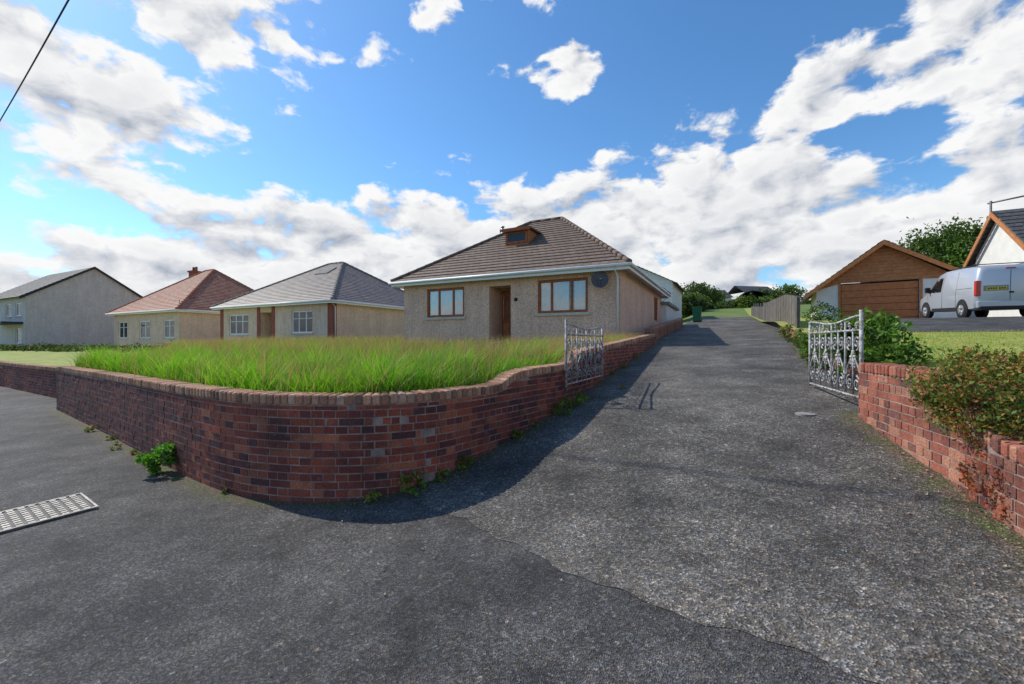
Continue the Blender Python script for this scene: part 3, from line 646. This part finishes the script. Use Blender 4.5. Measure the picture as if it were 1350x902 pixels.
# ---------------------------------------------------------------- gates
IRON=M('flaking_white_paint',(.55,.54,.53),(.14,.12,.11),16,.6,.5,90)
def spiral(cx,cz,r,turns,a0,dirn,n=20):
    return [(cx+math.cos(a0+dirn*2*math.pi*turns*i/n)*r*(1-.82*i/n),0,cz+math.sin(a0+dirn*2*math.pi*turns*i/n)*r*(1-.82*i/n)) for i in range(n+1)]
def gate(name,a,b,z0,z1):
    a=Vector(a);b=Vector(b);Lg=(b-a).length; ang=math.atan2(b.y-a.y,b.x-a.x); e=empty(name,(a.x,a.y,z0),ang); Hh=z1-z0
    L=[]; r=.014
    L+=[([(0,0,-.05),(0,0,Hh+.06)],.02),([(Lg,0,0),(Lg,0,Hh)],.018),([(0,0,.04),(Lg,0,.04)],r),([(0,0,Hh-.16),(Lg,0,Hh-.16)],r)]
    top=[(Lg*i/30,0,Hh-.03+.03*math.cos(i/30*2*math.pi)) for i in range(31)]; L.append((top,r))
    npn=4
    for k in range(npn):
        x0=Lg*k/npn; x1=Lg*(k+1)/npn; cx=(x0+x1)/2; pw=(x1-x0)
        if k: L.append(([(x0,0,.04),(x0,0,Hh-.05)],.012))
        for sgn in (-1,1):
            L.append((spiral(cx+sgn*pw*.23,.04+Hh*.15,pw*.20,1.5,math.pi/2,-sgn),.0095))
            L.append((spiral(cx+sgn*pw*.23,.04+Hh*.64,pw*.19,1.5,-math.pi/2,sgn),.0095))
            L.append((spiral(cx+sgn*pw*.13,.04+Hh*.40,pw*.12,1.2,-math.pi/2,-sgn,14),.0085))
            L.append(([(cx+sgn*(pw*.23-pw*.19*math.sin((i/14-.5)*math.pi)),0,.04+Hh*.15+pw*.20+(Hh*.49-pw*.39)*i/14) for i in range(15)],.0095))
            L.append((spiral(cx+sgn*pw*.24,Hh-.10,.045,1.2,-math.pi/2,-sgn,12),.008))
        for q in range(5):
            an=q*2*math.pi/5+.3; L.append(([(cx,0,Hh*.5),(cx+math.cos(an)*.045,.0,Hh*.5+math.sin(an)*.045),(cx+math.cos(an)*.075,0,Hh*.5+math.sin(an)*.075)],[.008,.022,.004]))
        L.append(([(cx,0,.04),(cx,0,Hh*.86)],.009))
    tubes('ironwork',L,IRON,e,6); return e
gate('wrought_iron_gate',(3.80,4.62,0),(4.42,6.3,0),1.10,2.04)
gate('wrought_iron_gate',(.80,6.28,0),(1.70,8.0,0),1.08,2.02)
# ---------------------------------------------------------------- shrubs / weeds / trees
RD=[(.32,.14,.045),(.11,.17,.03),(.08,.14,.022),(.30,.2,.05),(.15,.21,.04)]
foliage('cotoneaster_shrub',[((3.32,3.02,1.36),(.28,.40,.22),7500,.015,RD,{'nclump':110}),((3.65,3.2,1.50),(.45,.45,.2),4600,.016,RD,{'nclump':80}),((3.08,2.85,1.26),(.17,.32,.18),3600,.014,RD,{'nclump':60}),((3.25,2.55,1.25),(.27,.3,.2),3800,.014,RD,{'nclump':60})])
foliage('red_weed',[((2.93,2.62,.85),(.05,.12,.24),340,.012,[(.4,.08,.04),(.28,.12,.04)],{'nclump':22}),((2.96,2.75,.98),(.04,.05,.2),180,.012,[(.4,.1,.04),(.15,.12,.04)],{'nclump':10})])
IV=[(.09,.18,.025),(.15,.28,.04),(.06,.13,.022)]
foliage('ivy_bush',[((4.85,5.9,1.78),(.42,.55,.36),4600,.035,IV,{'nclump':50}),((4.75,5.3,1.55),(.3,.3,.2),1500,.03,IV),((5.2,7.0,1.7),(.4,.4,.2),1000,.03,IV)])
def weed(x,y,z,r,n=260,leaf=.028,cols=G3): foliage('weed',[((x,y,z+r*.55),(r,r,r*.75),n,leaf,cols,{'nclump':12})])
weed(-4.12,4.93,.27,.22,1900,.022,[(.08,.24,.02),(.12,.32,.03)])
for (x,y,r,n) in ((-4.75,5.45,.08,120),(-5.6,6.0,.07,100),(-7.1,7.15,.08,120),(-.95,4.10,.14,420),(-1.3,3.96,.07,150),(-.5,4.55,.10,220),(.1,5.3,.10,200),(.92,6.3,.17,520),(.72,5.95,.15,340),(2.5,9.6,.1,120),(3.2,11,.1,120),(-2.9,4.3,.04,60),(2.05,8.8,.08,100),(3.72,4.15,.06,90),(3.5,3.6,.05,60),(-.7,4.3,.08,150),(.3,5.6,.05,70),(1.9,7.3,.05,60),(-5.1,5.75,.05,60),(-6.2,6.55,.05,60)):
    weed(x,y,zroad(x,y),r,n,.02,[(.10,.23,.02),(.16,.26,.04),(.30,.18,.06)])
for (p,q,r) in ((8.2,1.55,.14),(9.5,1.5,.22),(11,1.6,.26),(12.2,1.7,.34),(13.5,1.65,.26),(15,1.7,.3),(10.2,1.65,.28),(16.6,1.7,.34)):
    x,y=XY(p,q); weed(x,y,road(p,q),r,700,.03,[(.06,.13,.02),(.11,.2,.03),(.19,.19,.05)])
v=[];f=[]
for i in range(900):
    if i%2: x=random.uniform(-1.5,1.2);y=4.2+ (x+1.3)*.9-random.random()**2*.6
    else:
        p=random.uniform(.5,14);q=random.choice([-2.1+random.random()*.35,1.4-random.random()*.5,1.4-random.random()*.3,random.uniform(-2,1.4)]);x,y=XY(p,q)
    z=zroad(x,y)+.012;s=random.uniform(.004,.013);a=random.random()*3
    c,sn=math.cos(a)*s,math.sin(a)*s;n=len(v)
    v+=[(x+c,y+sn,z),(x-sn,y+c*.7,z+.004),(x-c,y-sn,z),(x+sn,y-c*.7,z+.008)];f.append((n,n+1,n+2,n+3))
mk('leaf_litter',v,f,M('litter',(.3,.17,.09),(.4,.36,.28),9,.9))
foliage('garden_hedge',[((*XY(13.5+.02*i,-30-i*2.6),1.05-.01*i),(1.6,1.6,.5),1300,.09,G2,{'nclump':30}) for i in range(18)])
for i,(x,y,r) in enumerate(((26,60,3.2),(30.5,66,2.4),(33,76,2.6),(23.5,56,2.4),(41,70,2.4),(44,68,2.8),(21.5,52,2.2),(28,63,2.8))):
    p,q=PQ(x,y); tree('broadleaf_tree',x,y,base(p,q)-.3,r*1.35,r*.95,G1 if i%2 else G2,3800,.16)
foliage('field_hedge',[((19+i*1.35,53+i*.5+2.5*math.sin(i*.5),base(*PQ(19+i*1.35,53+i*.5))+.3),(1.2,1.0,.8+.3*math.sin(i*1.7)),1000,.12,(G1,G2,G3)[i%3],{'nclump':30}) for i in range(30)])
foliage('distant_treeline',[((x,150+20*math.sin(x*.3),base(*PQ(x,150))+2),(9,6,4),900,.5,G2,{'nclump':30}) for x in range(-140,220,11)])
tree('round_tree',44,43,3.2,10.0,4.2,G1,18000,.17,120)
foliage('garage_shrub',[((*XY(26,4.2),3.2),(.8,.8,.5),900,.06,G1)])
# ---------------------------------------------------------------- wire
WM=M('cable_black',(.015,.015,.015),None,4,.6)
tubes('overhead_cable',[([tuple(Vector((-37.5,29.2,13.2)).lerp(Vector((2.,2.,10.9)),i/30)+Vector((0,0,-.35*math.sin(math.pi*i/30)))) for i in range(31)],.022)],WM)
# ---------------------------------------------------------------- drain cover
c0=np.array([-3.87,3.95]);e1=np.array([-.53,.36]);e1/=np.linalg.norm(e1);e2=np.array([-e1[1],e1[0]]); e2=-e2 if e2[1]>0 else e2
MH=empty('drain_cover')
mhm=M('galvanised_cover',(.46,.43,.38),(.2,.18,.15),9,.55,.3,40,metal=.2)
rotm=lambda s,t,z:(c0[0]+e2[0]*s+e1[0]*t,c0[1]+e2[1]*s+e1[1]*t,z+ zroad(c0[0]+e2[0]*s+e1[0]*t,c0[1]+e2[1]*s+e1[1]*t)+.006)
def orbox(s0,s1,t0,t1,z0,z1): return [rotm(s0,t0,z0),rotm(s1,t0,z0),rotm(s1,t1,z0),rotm(s0,t1,z0),rotm(s0,t0,z1),rotm(s1,t0,z1),rotm(s1,t1,z1),rotm(s0,t1,z1)]
v=[];f=[]
def ad(b): 
    n=len(v); v.extend(b); f.extend([tuple(i+n for i in q) for q in BF])
for k in range(2):
    s0=k*.62
    ad(orbox(s0,s0+.6,0,.62,-.03,.008))
mk('cover_plates',v,f,M('cover_recess',(.13,.12,.11),(.06,.06,.06),8,.7),MH)
v=[];f=[]
for i in range(18):
    for j in range(9):
        s=.03+i*.068; t_=.03+j*.066
        ad(orbox(s,s+.044,t_,t_+.038,.009,.016))
for j in (0,.60): ad(orbox(-.02,1.24,j-.0,j+.018,.0,.018))
for s in (-.02,.602,1.22): ad(orbox(s,s+.018,.02,.598,.0,.0175))
mk('cover_studs',v,f,mhm,MH)
x,y=3.35,4.85; tubes('stopcock_lid',[([(x,y,zroad(x,y)-.02),(x,y,zroad(x,y)+.014)],.10)],CONC,None,20,False)
# ---------------------------------------------------------------- van
VN=empty('parked_van',(17.1,14.6,2.58),-math.radians(24),math.radians(2.6))
PAINT,nt,b=newmat('silver_paint'); setp(nt,b,Base_Color=(.46,.48,.52,1),Metallic=.35,Roughness=.32); b.inputs['Coat Weight'].default_value=.5
VG=M('van_glass',(.012,.014,.016),None,3,.05,spec=.8); TRIM=M('black_trim',(.025,.025,.027),None,4,.6); RL=M('tail_lamp_red',(.55,.025,.018),None,4,.15,spec=.7)
st=[(0.0,.42,1.66,.80,.66),(.05,.34,1.78,.87,.71),(.14,.30,1.84,.90,.735),(.6,.28,1.87,.905,.745),(1.4,.28,1.89,.905,.75),(2.3,.28,1.88,.905,.745),(2.75,.28,1.82,.905,.72),(3.1,.28,1.62,.905,.69),(3.55,.28,1.24,.90,.70),(3.75,.28,1.08,.90,.74),(4.1,.28,1.0,.87,.72),(4.35,.30,.88,.80,.62),(4.44,.36,.72,.70,.5)]
v=[];f=[];NR=15
def hwid(s,z):
    y_,zb_,zt_,hb,ht=s; zbelt=min(1.02,zt_-.16)
    if z<zbelt: return hb
    return hb+(ht+.05-hb)*(z-zbelt)/max(.01,(zt_-.1-zbelt))
for s in st:
    y_,zb_,zt_,hb,ht=s; zbelt=min(1.02,zt_-.16)
    half=[(hb*.9,zb_),(hb-.02,zb_+.05),(hb,zb_+.25),(hb,zbelt),(ht+.05,zt_-.10),(ht,zt_-.04),(ht-.12,zt_-.008)]
    ring=[(-a,z) for a,z in half]+[(0,zt_)]+[(a,z) for a,z in half[::-1]]
    v+=[(a,y_,z) for a,z in ring]
for i in range(len(st)-1):
    for k in range(NR): f.append((i*NR+k,i*NR+(k+1)%NR,(i+1)*NR+(k+1)%NR,(i+1)*NR+k))
f.append(tuple(range(NR))[::-1]); f.append(tuple((len(st)-1)*NR+k for k in range(NR)))
o=mk('body',v,f,PAINT,VN,smooth=True); 
md=o.modifiers.new('e','EDGE_SPLIT'); md.split_angle=math.radians(38)
def stat(y_):
    ys=[s[0] for s in st]; return tuple(float(I(y_,ys,[s[k] for s in st])) for k in range(5))
def sidepanel(name,pts_,mat,off=.006):
    for sg in (-1,1):
        vv=[(sg*(hwid(stat(a),z)+off),a,z) for a,z in pts_]
        mk(name,vv,[tuple(range(len(vv)))],mat,VN)
def vseam(name,pts_,w=.008):
    for sg in (-1,1):
        tubes(name,[([(sg*(hwid(stat(a),z)+.001),a,z) for a,z in pts_],w)],TRIM,VN,4)
sidepanel('side_window',[(2.32,1.06),(3.42,1.06),(3.28,1.20),(2.95,1.55),(2.80,1.60),(2.32,1.62)],VG)
mk('windscreen',[(-.62,3.62,1.20),(.62,3.62,1.20),(.58,2.9,1.755),(-.58,2.9,1.755)],[(0,1,2,3)],VG,VN)
vseam('door_seam',[(2.22,.42),(2.22,1.0),(2.24,1.7)],.005); vseam('slide_door_seam',[(1.22,.42),(1.22,1.0),(1.22,1.72)],.005); vseam('front_door_seam',[(3.3,.42),(3.38,1.0)],.005); vseam('slide_rail',[(.2,1.08),(1.2,1.08)],.009)
sidepanel('lower_trim',[(1.12,.30),(3.0,.30),(3.0,.42),(1.12,.42)],TRIM,.01)
def rear(name,x0,x1,z0,z1,mat,y0=-.02,y1=.03,bev=0): return box(name,x0,x1,y0,y1,z0,z1,mat,VN,bev)
rear('rear_bumper',-.86,.86,.36,.60,PAINT,-.10,.04,.03); rear('bumper_trim',-.80,.80,.30,.42,TRIM,-.115,.02,.02)
rear('door_seam_centre',-.006,.006,.62,1.66,TRIM,-.006,.02)
rear('number_plate',-.62,-.10,.98,1.09,M('plate_yellow',(.75,.58,.04),None,3,.5),-.022,-.004)
boxes('plate_text',[(-.57+i*.062+(.03 if i>3 else 0),-.57+i*.062+.04+(.03 if i>3 else 0),-.0235,-.0222,1.008,1.062) for i in range(7)],TRIM,VN)
rear('plate_recess',-.68,-.04,.95,1.14,M('silver_shadow',(.3,.31,.33),None,4,.4),-.004,.0)
for sg in (-1,1):
    x0,x1=(-.885,-.745) if sg<0 else (.745,.885)
    rear('tail_lamp',x0,x1,.78,1.32,RL,-.025,.11,.02)
rear('door_handle',-.02,.08,.86,.92,TRIM,-.03,-.004)
rear('high_brake_light',-.12,.12,1.70,1.74,RL,.0,.04)
for sg in (-1,1): tubes('roof_bar',[([(sg*.66,.35,1.9),(sg*.66,2.2,1.93)],.014)],TRIM,VN)
tubes('roof_cross_bars',[([(-.7,.6,1.93),(.7,.6,1.93)],.018),([(-.7,1.6,1.95),(.7,1.6,1.95)],.018)],TRIM,VN)
RUB=M('tyre_rubber',(.02,.02,.02),None,5,.85); ALW=M('wheel_trim',(.4,.41,.42),None,4,.4,metal=.5)
for yw in (.78,3.52):
    for sg in (-1,1):
        tubes('wheel_arch',[([(sg*.80,yw,.34),(sg*.912,yw,.34)],.37)],TRIM,VN,28,False)
        tubes('tyre',[([(sg*.74,yw,.315),(sg*.79,yw,.315),(sg*.915,yw,.315),(sg*.93,yw,.315)],[.28,.315,.315,.285])],RUB,VN,28)
        tubes('wheel',[([(sg*.90,yw,.315),(sg*.937,yw,.315)],[.20,.19])],ALW,VN,20,False)
        tubes('wheel_spoke',[([(sg*.938,yw,.315),(sg*.938,yw+math.cos(k*1.256)*.17,.315+math.sin(k*1.256)*.17)],.022) for k in range(5)],ALW,VN,6)
for sg in (-1,1): box('door_mirror',*( (-1.08,-.90) if sg<0 else (.90,1.08)),3.12,3.22,1.08,1.30,TRIM,VN,.03)
# ---------------------------------------------------------------- world
SUN=Vector((-.88,.47,0)).normalized(); EL=math.radians(44)
sd=Vector((SUN.x*math.cos(EL),SUN.y*math.cos(EL),math.sin(EL)))
W=bpy.data.worlds.new('World'); SC.world=W; W.use_nodes=True; nt=W.node_tree
for n in list(nt.nodes): nt.nodes.remove(n)
sky=nt.nodes.new('ShaderNodeTexSky'); sky.sky_type='NISHITA'; sky.sun_disc=False; sky.sun_elevation=EL; sky.sun_rotation=math.atan2(SUN.x,SUN.y); sky.air_density=1.; sky.dust_density=.4; sky.ozone_density=2.
tc=nt.nodes.new('ShaderNodeTexCoord').outputs['Generated']; sp=add(nt,'ShaderNodeSeparateXYZ',{0:tc})
x,y,z=sp.outputs
az=mth(nt,'ARCTAN2',x,y); el=mth(nt,'ARCSINE',z)
vec=add(nt,'ShaderNodeCombineXYZ',{0:az,1:mth(nt,'MULTIPLY',el,1.7),2:.23}).outputs[0]
wv=add(nt,'ShaderNodeVectorMath',{0:noise(nt,vec,10,2,.5,1),3:.05},operation='SCALE').outputs[0]
vec=add(nt,'ShaderNodeVectorMath',{0:vec,1:wv},operation='ADD').outputs[0]
n1=noise(nt,vec,7.5,8,.56)
vv=add(nt,'ShaderNodeVectorMath',{0:vec,1:(-.02,.045,0)},operation='ADD').outputs[0]
n2=noise(nt,vv,7.5,5,.52)
tt=mth(nt,'MULTIPLY',mth(nt,'ADD',az,1.),.5)
pts_=[(-.878,.15),(-.771,.21),(-.59,.26),(-.427,.31),(-.202,.37),(.045,.34),(.22,.39),(.382,.44),(.525,.42),(.65,.36),(.77,.31),(.878,.33)]
top=ramp(nt,tt,[((a+1)/2,b) for a,b in pts_])
band=mth(nt,'MULTIPLY',mth(nt,'SUBTRACT',top,el),2.2)
band=mth(nt,'MAXIMUM',mth(nt,'MINIMUM',band,.20),-.4)
bias=band
for (a,e,ra,re,k) in ((-.80,.40,.22,.13,.28),(-.70,.56,.30,.10,.24),(.107,.565,.11,.045,.4),(.74,.44,.20,.07,.3),(.88,.48,.18,.13,.3),(-.526,.555,.07,.035,.3),(-.36,.70,.3,.05,.15),(-.8,.27,.1,.03,.1)):
    r=mth(nt,'SQRT',mth(nt,'ADD',mth(nt,'POWER',mth(nt,'MULTIPLY',mth(nt,'ADD',az,-a),1/ra),2.),mth(nt,'POWER',mth(nt,'MULTIPLY',mth(nt,'ADD',el,-e),1/re),2.)))
    bb=mth(nt,'MULTIPLY',mth(nt,'SUBTRACT',1.,r),k); bb=mth(nt,'MAXIMUM',mth(nt,'MINIMUM',bb,.15),-.4)
    bias=mth(nt,'MAXIMUM',bias,bb)
den=mth(nt,'ADD',mth(nt,'SUBTRACT',n1,.5),bias)
al=add(nt,'ShaderNodeMapRange',{0:den,1:0.,2:.10,3:0.,4:1.},interpolation_type='SMOOTHSTEP').outputs[0]
lit=mth(nt,'ADD',.82,mth(nt,'MULTIPLY',mth(nt,'SUBTRACT',n1,n2),4.2),clamp=True)
thick=add(nt,'ShaderNodeMapRange',{0:den,1:.12,2:.36,3:1.,4:.66}).outputs[0]
lit=mth(nt,'MULTIPLY',lit,thick)
cc=mixc(nt,lit,(2.7,3.0,3.6),(6.4,6.4,6.4))
skc=add(nt,'ShaderNodeHueSaturation',{'Color':sky.outputs[0],'Saturation':1.15,'Value':1.0}).outputs[0]
skc=mixc(nt,1.,skc,(.85,1.1,1.22),'MULTIPLY')
col=mixc(nt,al,skc,cc)
bg=add(nt,'ShaderNodeBackground',{'Color':col,'Strength':.15}); out=nt.nodes.new('ShaderNodeOutputWorld'); nt.links.new(bg.outputs[0],out.inputs[0])
sl=bpy.data.lights.new('sun','SUN'); sl.energy=4.4; sl.angle=math.radians(.5); sl.color=(1,.94,.84); so_=bpy.data.objects.new('sun',sl); SC.collection.objects.link(so_); so_.rotation_euler=(-sd).to_track_quat('-Z','Y').to_euler(); so_.location=(-20,15,30)
cam=bpy.data.cameras.new('camera'); cam.sensor_width=36; cam.lens=36*560/1350; cam.clip_end=6000; cam.clip_start=.05
co=bpy.data.objects.new('camera',cam); SC.collection.objects.link(co); co.location=(0,0,1.75); co.rotation_euler=(math.radians(90),0,0); SC.camera=co
SC.view_settings.view_transform='Standard'; SC.view_settings.look='None'; SC.view_settings.exposure=0
